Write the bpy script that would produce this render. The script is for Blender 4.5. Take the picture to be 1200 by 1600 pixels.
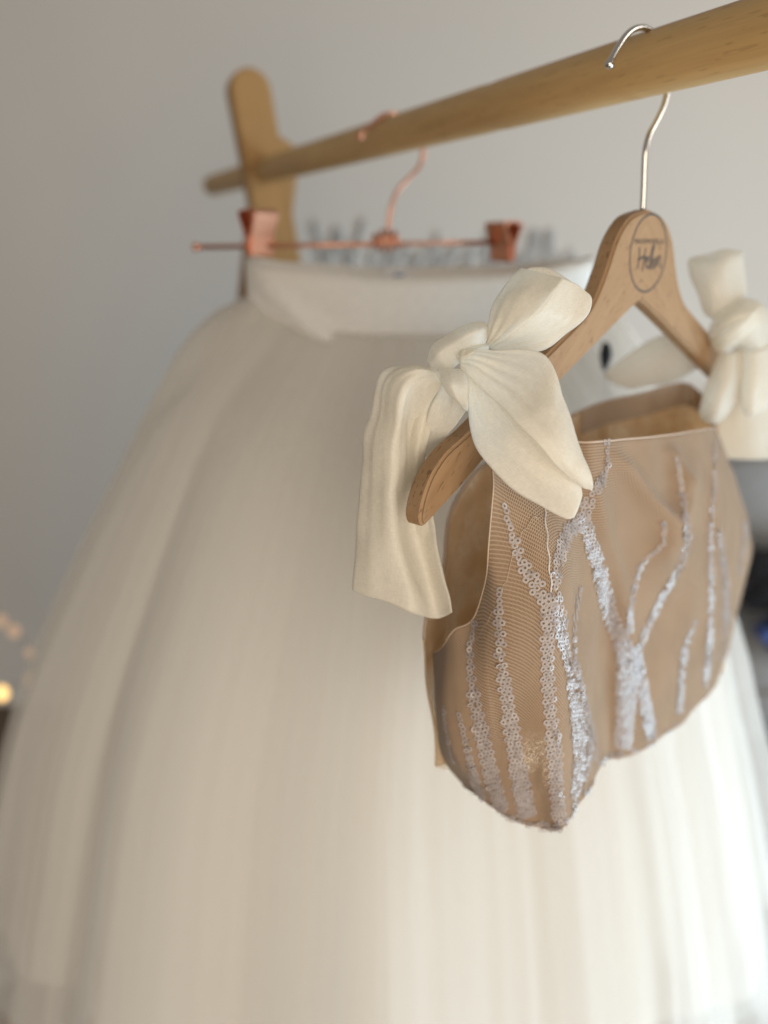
import bpy, bmesh, math, random
from mathutils import Vector, Matrix
from mathutils.bvhtree import BVHTree
random.seed(7)
R = math.radians
scene = bpy.context.scene
C = scene.collection
for o in list(bpy.data.objects): bpy.data.objects.remove(o)

# ------------------------------------------------------------------ camera
F_PX, HZ, CAM_Z = 1300.0, 380.0, 1.2
PITCH = math.atan((800 - HZ) / F_PX)
cam_d = bpy.data.cameras.new('camera'); cam = bpy.data.objects.new('camera', cam_d); C.objects.link(cam)
cam.location = (0, 0, CAM_Z); cam.rotation_euler = (R(90) - PITCH, 0, 0)
cam_d.sensor_fit = 'VERTICAL'; cam_d.sensor_height = 24.0; cam_d.lens = 24.0 * F_PX / 1600
cam_d.clip_start = 0.01; cam_d.clip_end = 60
cam_d.dof.use_dof = True; cam_d.dof.focus_distance = 0.352; cam_d.dof.aperture_fstop = 2.55
scene.camera = cam
scene.render.engine = 'CYCLES'
scene.cycles.use_denoising = True
scene.cycles.transparent_max_bounces = 24
scene.cycles.max_bounces = 10
scene.cycles.sample_clamp_indirect = 6
scene.view_settings.view_transform = 'Standard'; scene.view_settings.look = 'None'
scene.view_settings.exposure = 0.0; scene.view_settings.gamma = 1.0

# ------------------------------------------------------------------ ambient, window light and an added fill
w = bpy.data.worlds.new("World"); scene.world = w; w.use_nodes = True
bg = w.node_tree.nodes['Background']; bg.inputs[0].default_value = (1.0, 0.91, 0.81, 1); bg.inputs[1].default_value = 0.265
def area(name, loc, target, sx, sy, power, col):
    l = bpy.data.lights.new(name, 'AREA'); l.shape = 'RECTANGLE'; l.size = sx; l.size_y = sy; l.energy = power; l.color = col
    o = bpy.data.objects.new(name, l); C.objects.link(o); o.location = loc
    o.rotation_euler = (Vector(target) - Vector(loc)).to_track_quat('-Z', 'Y').to_euler()
    return o
area('window_light', (1.35, 0.40, 0.35), (0.25, 0.80, 0.66), 0.9, 0.9, 27, (0.60, 0.83, 1.0))
area('upper_window_light', (2.3, 0.7, 2.0), (0.2, 1.2, 1.1), 1.0, 1.0, 18, (1.0, 0.96, 0.90))
area('skirt_fill_light', (0.38, -0.68, 0.85), (0.08, 0.85, 0.70), 1.2, 1.2, 20, (1.0, 0.88, 0.73))  # added warm fill behind the camera, brightens the skirt more than the wall

# ------------------------------------------------------------------ helpers: a pixel of the photo and a distance give a point
def ray(px, py):
    a = (px - 600) / F_PX; b = (800 - py) / F_PX
    return Vector((a, math.cos(PITCH) + b * math.sin(PITCH), -math.sin(PITCH) + b * math.cos(PITCH)))
CAM = Vector((0, 0, CAM_Z))
def P(px, py, Y):
    r = ray(px, py); return CAM + r * (Y / r.y)
TH = R(47.0)
U = Vector((math.cos(TH), math.sin(TH), 0)); N = Vector((math.sin(TH), -math.cos(TH), 0))
HO = P(1006, 395, 0.47)                       # hanger origin on its front face
def Pn(px, py, n):
    r = ray(px, py); t = ((HO - CAM).dot(N) + n) / r.dot(N); return CAM + r * t
def loc_un(u, n, z): return HO + U * u + N * n + Vector((0, 0, z))

def link(name, me, mat=None, parent=None):
    o = bpy.data.objects.new(name, me); C.objects.link(o)
    if mat is not None and not me.materials: me.materials.append(mat)
    if parent is not None: o.parent = parent
    return o
def empty(name, label, cat, loc=(0, 0, 0), group=None):
    o = bpy.data.objects.new(name, None); C.objects.link(o); o.empty_display_size = .05
    o.location = loc; o['label'] = label; o['category'] = cat
    if group: o['group'] = group
    bpy.context.view_layer.update()
    return o
def tag(o, label, cat): o['label'] = label; o['category'] = cat; return o
def rel(parent, me):
    """move mesh data so that it sits right under a parent that is only translated"""
    me.transform(Matrix.Translation(-Vector(parent.location)))
def cr(p0, p1, p2, p3, t):
    return 0.5 * ((2 * p1) + (p2 - p0) * t + (2 * p0 - 5 * p1 + 4 * p2 - p3) * t * t + (3 * p1 - p0 - 3 * p2 + p3) * t ** 3)
def spline(pts, n, closed=False):
    """n samples per span"""
    out = []; m = len(pts)
    for i in range(m if closed else m - 1):
        g = (lambda k: pts[k % m]) if closed else (lambda k: pts[max(0, min(m - 1, k))])
        a, b, c, d = g(i - 1), g(i), g(i + 1), g(i + 2)
        if not closed:
            if i == 0: a = b * 2 - c
            if i == m - 2: d = c * 2 - b
        for k in range(n): out.append(cr(a, b, c, d, k / n))
    if not closed: out.append(pts[-1].copy())
    return out
def resample(pts, n):
    L = [0]
    for a, b in zip(pts, pts[1:]): L.append(L[-1] + (b - a).length)
    out = []; j = 0
    for k in range(n):
        s = L[-1] * k / (n - 1)
        while j < len(L) - 2 and L[j + 1] < s: j += 1
        f = (s - L[j]) / max(1e-9, L[j + 1] - L[j]); out.append(pts[j].lerp(pts[j + 1], min(1, max(0, f))))
    return out
def grid_mesh(name, rows, closed=False, smooth=True, cap=None):
    nr, nc = len(rows), len(rows[0]); me = bpy.data.meshes.new(name)
    vs = [tuple(v) for r_ in rows for v in r_]; fs = []
    for i in range(nr - 1):
        for j in range(nc if closed else nc - 1):
            k = (j + 1) % nc
            fs.append((i * nc + j, i * nc + k, (i + 1) * nc + k, (i + 1) * nc + j))
    if cap:
        fs.append(tuple(range(nc))[::-1]); fs.append(tuple((nr - 1) * nc + j for j in range(nc)))
    me.from_pydata(vs, [], fs)
    # uv in metres along the sheet
    uu = [0.0] * (nc + 1); mid = rows[nr // 2]
    for j in range(nc): uu[j + 1] = uu[j] + (mid[(j + 1) % nc] - mid[j]).length
    vv = [0.0] * nr
    for i in range(1, nr):
        vv[i] = vv[i - 1] + sum((rows[i][j] - rows[i - 1][j]).length for j in range(0, nc, 4)) / len(range(0, nc, 4))
    uvl = me.uv_layers.new(name='UVMap')
    for p in me.polygons:
        p.use_smooth = smooth
        vi = list(p.vertices)
        for li in p.loop_indices:
            v = me.loops[li].vertex_index; i, j = divmod(v, nc)
            u = uu[j]
            if closed and j == 0 and any(x % nc == nc - 1 for x in vi): u = uu[nc]
            uvl.data[li].uv = (u, vv[i])
    return me
def loft(name, rows, nu=6, nv=6, closed=False, cap=None):
    """rows of control points -> smooth sheet"""
    r1 = [spline(r_, nu, closed) for r_ in rows]
    cols = list(zip(*r1)); c2 = [spline(list(c), nv) for c in cols]
    return grid_mesh(name, [list(r_) for r_ in zip(*c2)], closed, cap=cap)
def tube_bm(bm, pts, rad, seg=10, caps=True):
    rads = rad if isinstance(rad, (list, tuple)) else [rad] * len(pts)
    prev = None; rings = []
    t0 = (pts[1] - pts[0]).normalized(); nrm = t0.orthogonal().normalized()
    for i, p in enumerate(pts):
        t = (pts[min(i + 1, len(pts) - 1)] - pts[max(0, i - 1)]).normalized()
        nrm = (nrm - t * nrm.dot(t)).normalized(); bn = t.cross(nrm)
        rings.append([bm.verts.new(p + (nrm * math.cos(2 * math.pi * k / seg) + bn * math.sin(2 * math.pi * k / seg)) * rads[i]) for k in range(seg)])
    for a, b in zip(rings, rings[1:]):
        for k in range(seg):
            bm.faces.new((a[k], a[(k + 1) % seg], b[(k + 1) % seg], b[k])).smooth = True
    if caps:
        bm.faces.new(rings[0][::-1]); bm.faces.new(rings[-1])
def bm_mesh(name, bm):
    bmesh.ops.recalc_face_normals(bm, faces=bm.faces)
    me = bpy.data.meshes.new(name); bm.to_mesh(me); bm.free(); return me
def tube(name, pts, rad, seg=10):
    bm = bmesh.new(); tube_bm(bm, pts, rad, seg); return bm_mesh(name, bm)
def ball_bm(bm, c, rad, sc=(1, 1, 1), seg=12):
    m = Matrix.Translation(c) @ Matrix.Diagonal((*sc, 1))
    ret = bmesh.ops.create_uvsphere(bm, u_segments=seg, v_segments=max(6, seg // 2), radius=rad, matrix=m)
    for v in ret['verts']:
        for f in v.link_faces: f.smooth = True
def box_bm(bm, c, size, rot=None):
    m = Matrix.Translation(c) @ (rot.to_4x4() if rot else Matrix()) @ Matrix.Diagonal((*size, 1))
    return bmesh.ops.create_cube(bm, size=1, matrix=m)

# ------------------------------------------------------------------ materials
class NT:
    def __init__(s, name):
        s.m = bpy.data.materials.new(name); s.m.use_nodes = True; s.t = s.m.node_tree; s.t.nodes.clear()
        s.out = s.t.nodes.new('ShaderNodeOutputMaterial')
    def n(s, typ, **kw):
        nd = s.t.nodes.new(typ)
        for k, v in kw.items():
            if k.startswith('i_'):
                key = k[2:]; key = int(key) if key.isdigit() else key.replace('_', ' ')
                if hasattr(v, 'is_output') or isinstance(v, bpy.types.NodeSocket): s.t.links.new(v, nd.inputs[key])
                else: nd.inputs[key].default_value = v
            else: setattr(nd, k, v)
        return nd
    def math(s, op, a, b=None, c=None):
        nd = s.t.nodes.new('ShaderNodeMath'); nd.operation = op
        for i, v in enumerate((a, b, c)):
            if v is None: continue
            if isinstance(v, bpy.types.NodeSocket): s.t.links.new(v, nd.inputs[i])
            else: nd.inputs[i].default_value = v
        return nd.outputs[0]
    def mix(s, fac, a, b):
        nd = s.t.nodes.new('ShaderNodeMix'); nd.data_type = 'RGBA'
        for i, v in ((0, fac), (6, a), (7, b)):
            if isinstance(v, bpy.types.NodeSocket): s.t.links.new(v, nd.inputs[i])
            else: nd.inputs[i].default_value = v if i == 0 else (*v[:3], 1)
        return nd.outputs[2]
    def ramp(s, fac, a, b, ca=None, cb=None):
        nd = s.t.nodes.new('ShaderNodeMapRange'); s.t.links.new(fac, nd.inputs[0]); nd.clamp = True
        nd.inputs[1].default_value = a; nd.inputs[2].default_value = b
        nd.inputs[3].default_value = 0; nd.inputs[4].default_value = 1
        return nd.outputs[0]
    def surf(s, sock): s.t.links.new(sock, s.out.inputs[0]); return s.m
    def bump(s, h, strength, dist):
        nd = s.t.nodes.new('ShaderNodeBump'); s.t.links.new(h, nd.inputs['Height'])
        nd.inputs['Strength'].default_value = strength; nd.inputs['Distance'].default_value = dist
        return nd.outputs[0]
def principled(name, col, rough=.5, metal=0, spec=.5, noise=None, bump=None):
    t = NT(name); b = t.n('ShaderNodeBsdfPrincipled')
    b.inputs['Roughness'].default_value = rough; b.inputs['Metallic'].default_value = metal
    b.inputs['Specular IOR Level'].default_value = spec
    tc = t.n('ShaderNodeTexCoord')
    nz = t.n('ShaderNodeTexNoise', i_Vector=tc.outputs['Object']); nz.inputs['Scale'].default_value = (noise or (20, .08))[0]
    nz.inputs['Detail'].default_value = 4
    k = (noise or (20, .08))[1]
    c = t.mix(nz.outputs[0], [x * (1 - k) for x in col], [min(1, x * (1 + k)) for x in col])
    t.t.links.new(c, b.inputs['Base Color'])
    if bump: t.t.links.new(t.bump(nz.outputs[0], bump[0], bump[1]), b.inputs['Normal'])
    return t.surf(b.outputs[0])

def wood_mat(name, base, dark, fleck, scale=1.0, mirror=False, rot=0.0, fl_amt=1.0, rough=.5):
    """long grain along local X"""
    t = NT(name); tc = t.n('ShaderNodeTexCoord'); v = tc.outputs['Object']
    if mirror:
        sp = t.n('ShaderNodeSeparateXYZ', i_0=v)
        cb = t.n('ShaderNodeCombineXYZ', i_0=t.math('ABSOLUTE', sp.outputs[0]), i_1=sp.outputs[1], i_2=sp.outputs[2]); v = cb.outputs[0]
    mp = t.n('ShaderNodeMapping', i_Vector=v); mp.inputs['Rotation'].default_value = (0, rot, 0)
    mp2 = t.n('ShaderNodeMapping', i_Vector=mp.outputs[0]); mp2.inputs['Scale'].default_value = (12 * scale, 160 * scale, 160 * scale)
    n1 = t.n('ShaderNodeTexNoise', i_Vector=mp2.outputs[0]); n1.inputs['Scale'].default_value = 1; n1.inputs['Detail'].default_value = 5
    n1.inputs['Distortion'].default_value = .4
    mp3 = t.n('ShaderNodeMapping', i_Vector=mp.outputs[0]); mp3.inputs['Scale'].default_value = (130 * scale, 900 * scale, 900 * scale)
    n2 = t.n('ShaderNodeTexNoise', i_Vector=mp3.outputs[0]); n2.inputs['Scale'].default_value = 1; n2.inputs['Detail'].default_value = 1
    mp4 = t.n('ShaderNodeMapping', i_Vector=mp.outputs[0]); mp4.inputs['Scale'].default_value = (40 * scale, 2200 * scale, 2200 * scale)
    n3 = t.n('ShaderNodeTexNoise', i_Vector=mp4.outputs[0]); n3.inputs['Scale'].default_value = 1; n3.inputs['Detail'].default_value = 2
    c = t.mix(t.ramp(n1.outputs[0], .3, .72), base, dark)
    c = t.mix(t.math('MULTIPLY', t.ramp(n3.outputs[0], .45, .75), .35), c, dark)
    f = t.math('MULTIPLY', t.ramp(n2.outputs[0], .63, .69), .75 * fl_amt)
    c = t.mix(f, c, fleck)
    b = t.n('ShaderNodeBsdfPrincipled'); t.t.links.new(c, b.inputs['Base Color']); b.inputs['Roughness'].default_value = rough
    b.inputs['Specular IOR Level'].default_value = .18
    h = t.math('SUBTRACT', n3.outputs[0], f)
    t.t.links.new(t.bump(h, .25, .0004), b.inputs['Normal'])
    return t.surf(b.outputs[0])

def cloth_mat(name, col, transl=.4, transp=.0, weave=2500, streak=True, sheen=.0, rough_n=.1, wrinkle=0.0):
    t = NT(name); uv = t.n('ShaderNodeUVMap'); uv.uv_map = 'UVMap'
    mp = t.n('ShaderNodeMapping', i_Vector=uv.outputs[0]); mp.inputs['Scale'].default_value = (weave, weave * .12, 1)
    n1 = t.n('ShaderNodeTexNoise', i_Vector=mp.outputs[0]); n1.inputs['Scale'].default_value = 1; n1.inputs['Detail'].default_value = 2
    mp2 = t.n('ShaderNodeMapping', i_Vector=uv.outputs[0]); mp2.inputs['Scale'].default_value = (weave * .12, weave, 1)
    n2 = t.n('ShaderNodeTexNoise', i_Vector=mp2.outputs[0]); n2.inputs['Scale'].default_value = 1; n2.inputs['Detail'].default_value = 2
    s = t.math('MULTIPLY', t.math('ADD', n1.outputs[0], n2.outputs[0]), .5)
    mp3 = t.n('ShaderNodeMapping', i_Vector=uv.outputs[0]); mp3.inputs['Scale'].default_value = (420, 38, 1); med = t.n('ShaderNodeTexNoise', i_Vector=mp3.outputs[0]); med.inputs['Scale'].default_value = 1; med.inputs['Detail'].default_value = 4; med.inputs['Distortion'].default_value = .5
    c = t.mix(t.ramp(s, .35, .65), [x * (1 - rough_n) for x in col], [min(.95, x * (1 + rough_n)) for x in col])
    nrm = t.bump(t.math('ADD', s, t.math('MULTIPLY', med.outputs[0], wrinkle)), .2, .0005)
    d = t.n('ShaderNodeBsdfDiffuse', i_0=c, i_Normal=nrm); tr = t.n('ShaderNodeBsdfTranslucent', i_0=c, i_Normal=nrm)
    m = t.n('ShaderNodeMixShader', i_0=transl, i_1=d.outputs[0], i_2=tr.outputs[0])
    if sheen:
        g = t.n('ShaderNodeBsdfGlossy', i_0=(1, .98, .94, 1), i_Roughness=.42, i_Normal=nrm)
        m = t.n('ShaderNodeMixShader', i_0=sheen, i_1=m.outputs[0], i_2=g.outputs[0])
    if transp:
        tp = t.n('ShaderNodeBsdfTransparent')
        f = t.math('MULTIPLY', t.math('SUBTRACT', 1.5, s), transp)
        m = t.n('ShaderNodeMixShader', i_0=f, i_1=m.outputs[0], i_2=tp.outputs[0])
    return t.surf(m.outputs[0])

def net_mat(name, thread, hole, cell, shimmer=.0, transl=.15, patch=None, speck=0):
    """fine hexagonal netting over a lining, pattern in sheet metres"""
    t = NT(name); uv = t.n('ShaderNodeUVMap'); uv.uv_map = 'UVMap'
    def vm(op, a, b):
        nd = t.t.nodes.new('ShaderNodeVectorMath'); nd.operation = op
        for i, v in enumerate((a, b)):
            if v is None: continue
            if isinstance(v, bpy.types.NodeSocket): t.t.links.new(v, nd.inputs[i])
            else: nd.inputs[i].default_value = v
        return nd
    nz = t.n('ShaderNodeTexNoise', i_Vector=uv.outputs[0]); nz.inputs['Scale'].default_value = 55; nz.inputs['Detail'].default_value = 2
    wob = vm('SCALE', nz.outputs[1], None); wob.inputs['Scale'].default_value = .0004
    p = vm('ADD', uv.outputs[0], wob.outputs[0]).outputs[0]
    p = vm('MULTIPLY', p, (1 / (cell * .92), 1 / cell, 0)).outputs[0]
    r_, h = (1, 1.7320508, 1), (.5, .8660254, .5)
    def wrap(q):
        f = vm('FRACTION', vm('DIVIDE', q, r_).outputs[0], None).outputs[0]
        return vm('SUBTRACT', vm('MULTIPLY', f, r_).outputs[0], h).outputs[0]
    def flat(q): return vm('MULTIPLY', q, (1, 1, 0)).outputs[0]
    a = flat(wrap(p)); b = flat(wrap(vm('SUBTRACT', p, h).outputs[0]))
    la = vm('LENGTH', a, None).outputs['Value']; lb = vm('LENGTH', b, None).outputs['Value']
    def hexd(q):
        q = vm('ABSOLUTE', q, None).outputs[0]
        d = vm('DOT_PRODUCT', q, (.5, .8660254, 0)).outputs['Value']; x = t.n('ShaderNodeSeparateXYZ', i_0=q).outputs[0]
        return t.math('MAXIMUM', d, x)
    sel = t.math('LESS_THAN', la, lb)
    dist = t.math('ADD', t.math('MULTIPLY', sel, hexd(a)), t.math('MULTIPLY', t.math('SUBTRACT', 1, sel), hexd(b)))
    thr = t.ramp(dist, .30, .42)
    big = t.n('ShaderNodeTexNoise', i_Vector=uv.outputs[0]); big.inputs['Scale'].default_value = 38; big.inputs['Detail'].default_value = 3
    hl = t.mix(t.ramp(big.outputs[0], .35, .7), hole, [x * 1.35 for x in hole])
    c = t.mix(thr, hl, thread)
    if speck:  # foil threads: their glint is painted as pale specks in the base colour
        vs_ = t.n('ShaderNodeTexVoronoi', i_Vector=uv.outputs[0]); vs_.inputs['Scale'].default_value = 800
        sx_ = t.n('ShaderNodeSeparateXYZ', i_0=vs_.outputs['Color'])
        c = t.mix(t.math('MULTIPLY', t.ramp(sx_.outputs[0], .55, .75), t.math('MULTIPLY', t.ramp(big.outputs[0], .40, .58), speck)), c, (.97, .90, .76))
    fine = t.n('ShaderNodeTexNoise', i_Vector=uv.outputs[0]); fine.inputs['Scale'].default_value = 2600; fine.inputs['Detail'].default_value = 1
    nrm = t.bump(t.math('ADD', thr, t.math('MULTIPLY', fine.outputs[0], .5)), .5, .0003)
    d = t.n('ShaderNodeBsdfPrincipled'); t.t.links.new(c, d.inputs['Base Color']); t.t.links.new(nrm, d.inputs['Normal'])
    d.inputs['Roughness'].default_value = .6; d.inputs['Sheen Weight'].default_value = .22; d.inputs['Sheen Roughness'].default_value = .35
    d.inputs['Specular IOR Level'].default_value = .0
    tr = t.n('ShaderNodeBsdfTranslucent', i_0=c)
    m = t.n('ShaderNodeMixShader', i_0=transl, i_1=d.outputs[0], i_2=tr.outputs[0])
    if shimmer:
        # foil flecks woven in the lining: small tilted facets
        vo = t.n('ShaderNodeTexVoronoi', i_Vector=uv.outputs[0]); vo.inputs['Scale'].default_value = 3000
        geo = t.n('ShaderNodeNewGeometry')
        jit = vm('SCALE', vm('SUBTRACT', vo.outputs['Color'], (.5, .5, .5)).outputs[0], None); jit.inputs['Scale'].default_value = 1.3
        fn = vm('NORMALIZE', vm('ADD', geo.outputs['Normal'], jit.outputs[0]).outputs[0], None).outputs[0]
        gl = t.n('ShaderNodeBsdfGlossy', i_0=(1, .93, .80, 1), i_Roughness=.25, i_Normal=fn)
        k = t.math('MULTIPLY', t.ramp(big.outputs[0], .42, .62), t.math('MULTIPLY', t.math('SUBTRACT', 1, thr), shimmer))
        if patch is not None:
            tc = t.n('ShaderNodeTexCoord')
            q = vm('MULTIPLY', vm('SUBTRACT', tc.outputs['Object'], tuple(patch)).outputs[0], (1.5, 1.5, .75)).outputs[0]
            k = t.math('MULTIPLY', t.math('MULTIPLY', t.ramp(big.outputs[0], .38, .60), t.ramp(vm('LENGTH', q, None).outputs['Value'], .020, .006)), t.math('MULTIPLY', t.math('SUBTRACT', 1, thr), shimmer))
        m = t.n('ShaderNodeMixShader', i_0=k, i_1=m.outputs[0], i_2=gl.outputs[0])
    return t.surf(m.outputs[0])

def tulle_mat(name, col, opacity):
    t = NT(name); uv = t.n('ShaderNodeUVMap'); uv.uv_map = 'UVMap'
    mp = t.n('ShaderNodeMapping', i_Vector=uv.outputs[0]); mp.inputs['Scale'].default_value = (15, .8, 1)
    n1 = t.n('ShaderNodeTexNoise', i_Vector=mp.outputs[0]); n1.inputs['Scale'].default_value = 1; n1.inputs['Detail'].default_value = 3
    op = t.math('ADD', opacity - .05, t.math('MULTIPLY', t.ramp(n1.outputs[0], .25, .75), .10))
    # thread density seen edge-on closes up
    lw = t.n('ShaderNodeLayerWeight'); lw.inputs[0].default_value = .35
    op = t.math('MINIMUM', t.math('ADD', op, t.math('MULTIPLY', lw.outputs['Facing'], .25)), .96)
    d = t.n('ShaderNodeBsdfDiffuse', i_0=(*col, 1)); tr = t.n('ShaderNodeBsdfTranslucent', i_0=(*col, 1))
    m = t.n('ShaderNodeMixShader', i_0=.5, i_1=d.outputs[0], i_2=tr.outputs[0])
    tp = t.n('ShaderNodeBsdfTransparent')
    m2 = t.n('ShaderNodeMixShader', i_0=op, i_1=tp.outputs[0], i_2=m.outputs[0])
    return t.surf(m2.outputs[0])

def sequin_mat(name):
    t = NT(name); oi = t.n('ShaderNodeObjectInfo'); geo = t.n('ShaderNodeNewGeometry')
    c = t.mix(geo.outputs['Random Per Island'], (.38, .335, .325), (.49, .44, .425))
    b = t.n('ShaderNodeBsdfPrincipled'); t.t.links.new(c, b.inputs['Base Color']); b.inputs['Roughness'].default_value = .34
    b.inputs['Specular IOR Level'].default_value = .25
    b.inputs['Coat Weight'].default_value = .35; b.inputs['Coat Roughness'].default_value = .06
    tr = t.n('ShaderNodeBsdfTranslucent', i_0=c)
    m = t.n('ShaderNodeMixShader', i_0=.2, i_1=b.outputs[0], i_2=tr.outputs[0])
    tp = t.n('ShaderNodeBsdfTransparent'); m = t.n('ShaderNodeMixShader', i_0=.22, i_1=m.outputs[0], i_2=tp.outputs[0])
    return t.surf(m.outputs[0])
def emit_mat(name, col, st):
    t = NT(name); e = t.n('ShaderNodeEmission', i_0=(*col, 1), i_1=st); return t.surf(e.outputs[0])

M = {}
M['wall'] = principled('wall_paint', (.665, .612, .555), .9, noise=(3, .03), spec=.2)
M['floor'] = wood_mat('floor_wood', (.16, .11, .075), (.09, .06, .04), (.04, .03, .02), scale=.12, rough=.4)
M['beech'] = wood_mat('beech_hanger', (.345, .222, .125), (.275, .168, .088), (.10, .05, .022), mirror=True, rot=R(-42), fl_amt=.75, rough=.5)
M['rail'] = wood_mat('bamboo_rail', (.64, .425, .19), (.50, .315, .135), (.17, .09, .035), scale=.5, fl_amt=.3, rough=.42)
M['post'] = wood_mat('bamboo_post', (.42, .245, .10), (.32, .18, .07), (.18, .10, .04), scale=.8, fl_amt=.5, rough=.45)
M['steel'] = principled('steel', (.62, .60, .57), .2, 1.0)
M['copper'] = principled('rose_gold_metal', (.70, .34, .22), .30, 1.0)
M['ink'] = principled('burnt_ink', (.035, .028, .028), .6)
M['organza'] = cloth_mat('cream_organza', (.87, .835, .755), .55, .24, 2300, sheen=.02, rough_n=.04, wrinkle=.8)
FOIL = Pn(836, 1190, .036) - HO
M['net'] = net_mat('nude_netting', (.425, .31, .218), (.19, .125, .078), .00140, shimmer=.6, patch=FOIL)
M['lining'] = net_mat('nude_lining', (.90, .73, .53), (.70, .52, .33), .0013, shimmer=.4, transl=.66, speck=.75)
M['piping'] = principled('nude_piping', (.42, .31, .225), .6)
M['sequin'] = sequin_mat('pearl_sequin')
M['thread'] = principled('white_thread', (.6, .55, .53), .5)
M['tulle'] = tulle_mat('ivory_tulle', (.92, .90, .865), .30)
M['satin'] = cloth_mat('ivory_satin', (.86, .835, .79), .5, 0, 900, sheen=.03)
M['band'] = cloth_mat('white_band', (.86, .84, .80), .2, 0, 900, sheen=.03)
M['lettering'] = principled('grey_lettering', (.47, .465, .46), .5)
M['grey_fabric'] = principled('grey_fabric', (.34, .34, .345), .9, noise=(120, .2), bump=(.3, .002))
M['black'] = principled('black_fabric', (.012, .012, .016), .8, noise=(90, .3))
M['navy'] = principled('navy_fabric', (.06, .10, .28), .8, noise=(90, .3))
M['tagw'] = principled('white_label', (.8, .8, .82), .5)
M['tagb'] = principled('blue_print', (.25, .32, .5), .5)
M['wire'] = principled('clear_wire', (.25, .2, .14), .4)
M['bulb'] = emit_mat('warm_bulb', (1.0, .62, .22), 2.2)
M['bulb_dim'] = emit_mat('dim_bulb', (1.0, .66, .42), .55)
M['bokeh_org'] = emit_mat('orange_bulb', (1.0, .55, .22), 3.0)

# ------------------------------------------------------------------ setting: wall and floor
WY = 2.0
me = bpy.data.meshes.new('wall'); me.from_pydata([(-4, WY, 0), (4, WY, 0), (4, WY, 3.2), (-4, WY, 3.2), (-4, WY + .1, 0), (4, WY + .1, 0), (4, WY + .1, 3.2), (-4, WY + .1, 3.2)], [], [(0, 1, 2, 3), (5, 4, 7, 6), (3, 2, 6, 7), (4, 0, 3, 7), (1, 5, 6, 2)])
o = link('wall', me, M['wall']); tag(o, 'plain pale beige grey painted wall behind the clothes rack', 'wall'); o['kind'] = 'structure'
me = bpy.data.meshes.new('floor'); me.from_pydata([(-4, -2, 0), (4, -2, 0), (4, WY, 0), (-4, WY, 0)], [], [(0, 1, 2, 3)])
o = link('floor', me, M['floor']); o['kind'] = 'structure'; tag(o, 'dark brown wooden floor under the tulle skirt', 'floor')

# ------------------------------------------------------------------ clothes rack
rk_hook = ray(1002, 97)
z_rail = .475 * ray(1002, 99).z / ray(1002, 99).y
def rail_pt(px, py):
    r = ray(px, py); return CAM + r * (z_rail / r.z)
RA, RB = rail_pt(1160, 60), rail_pt(450, 257)
RD = (RB - RA); RD.z = 0; RD.normalize()
RAIL_R = .0153
rack = empty('clothes_rack', 'honey brown bamboo clothes rack with a round rail and one flat leaning post', 'clothes rack', (RB.x, RB.y, 0))
def on_rail(Y): return RB + RD * ((Y - RB.y) / RD.y)
p0, p1 = on_rail(-.25), on_rail(1.43)
# rail with bamboo nodes, built along local X
Lr = (p1 - p0).length; npts = 160
bm = bmesh.new(); pts, rads = [], []
nodes = [Lr * f for f in (.16, .385, .56, .76, .93)]
nodes = [(rail_pt(790, 165) - p0).length, .25, .62 + .62, 1.36, 1.72]
for i in range(npts):
    s = Lr * i / (npts - 1); k = sum(.0005 * math.exp(-((s - a) / .0035) ** 2) - .0006 * math.exp(-((s - a - .006) / .003) ** 2) for a in nodes)
    pts.append(Vector((s, 0, 0))); e = min(s, Lr - s); rr = RAIL_R + k
    if e < .008: rr *= math.sqrt(max(.25, 1 - ((.008 - e) / .008) ** 2))
    rads.append(rr)
tube_bm(bm, pts, rads, 40)
rail = link('rail', bm_mesh('rail', bm), M['rail'], rack)
rail.location = p0 - rack.location
rail.rotation_euler = (0, 0, math.atan2(RD.y, RD.x))
# post: flat board with a rounded top, leaning across the rail
def board(name, a, b, width, thick, wdir, mat, round_top=True):
    """board from a (top) to b (bottom); local X runs down the board"""
    L = (b - a).length; ax = (b - a).normalized(); wd = (wdir - ax * wdir.dot(ax)).normalized(); nd = ax.cross(wd)
    bm = bmesh.new(); prof = []
    for k in range(17):
        t = math.pi * k / 16; prof.append((width / 2 - math.sin(t) * width / 2, -math.cos(t) * width / 2))
    prof += [(L, width / 2), (L, -width / 2)]
    f = bm.faces.new([bm.verts.new((x, y, 0)) for x, y in prof])
    r = bmesh.ops.extrude_face_region(bm, geom=[f])
    bmesh.ops.translate(bm, verts=[v for v in r['geom'] if isinstance(v, bmesh.types.BMVert)], vec=(0, 0, thick))
    bmesh.ops.recalc_face_normals(bm, faces=bm.faces)
    ed = [e for e in bm.edges if len(e.link_faces) == 2 and e.calc_face_angle() > .9]
    bmesh.ops.bevel(bm, geom=ed, offset=.003, segments=3, affect='EDGES')
    me = bm_mesh(name, bm); o = link(name, me, mat)
    o.matrix_world = Matrix.Translation(a) @ Matrix((ax, wd, nd)).transposed().to_4x4()
    return o
WD = Vector((RD.y, -RD.x, 0))
pa = P(378, 112, 1.16); pb = P(418, 330, 1.16); ax = (pb - pa).normalized(); floor_pt = pa + ax * ((pa.z) / -ax.z)
post = board('post', pa, floor_pt, .053, .024, WD, M['post'])
mw = post.matrix_world.copy(); post.parent = rack; post.matrix_parent_inverse = Matrix.Translation(-Vector(rack.location)); post.matrix_world = mw
qa = P(432, 215, 1.19); qb = P(402, 470, 1.19); ax = (qb - qa).normalized()
leg = board('leg', qa, qa + ax * (qa.z / -ax.z), .058, .02, WD, M['post'])
mw = leg.matrix_world.copy(); leg.parent = rack; leg.matrix_parent_inverse = Matrix.Translation(-Vector(rack.location)); leg.matrix_world = mw
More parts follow.
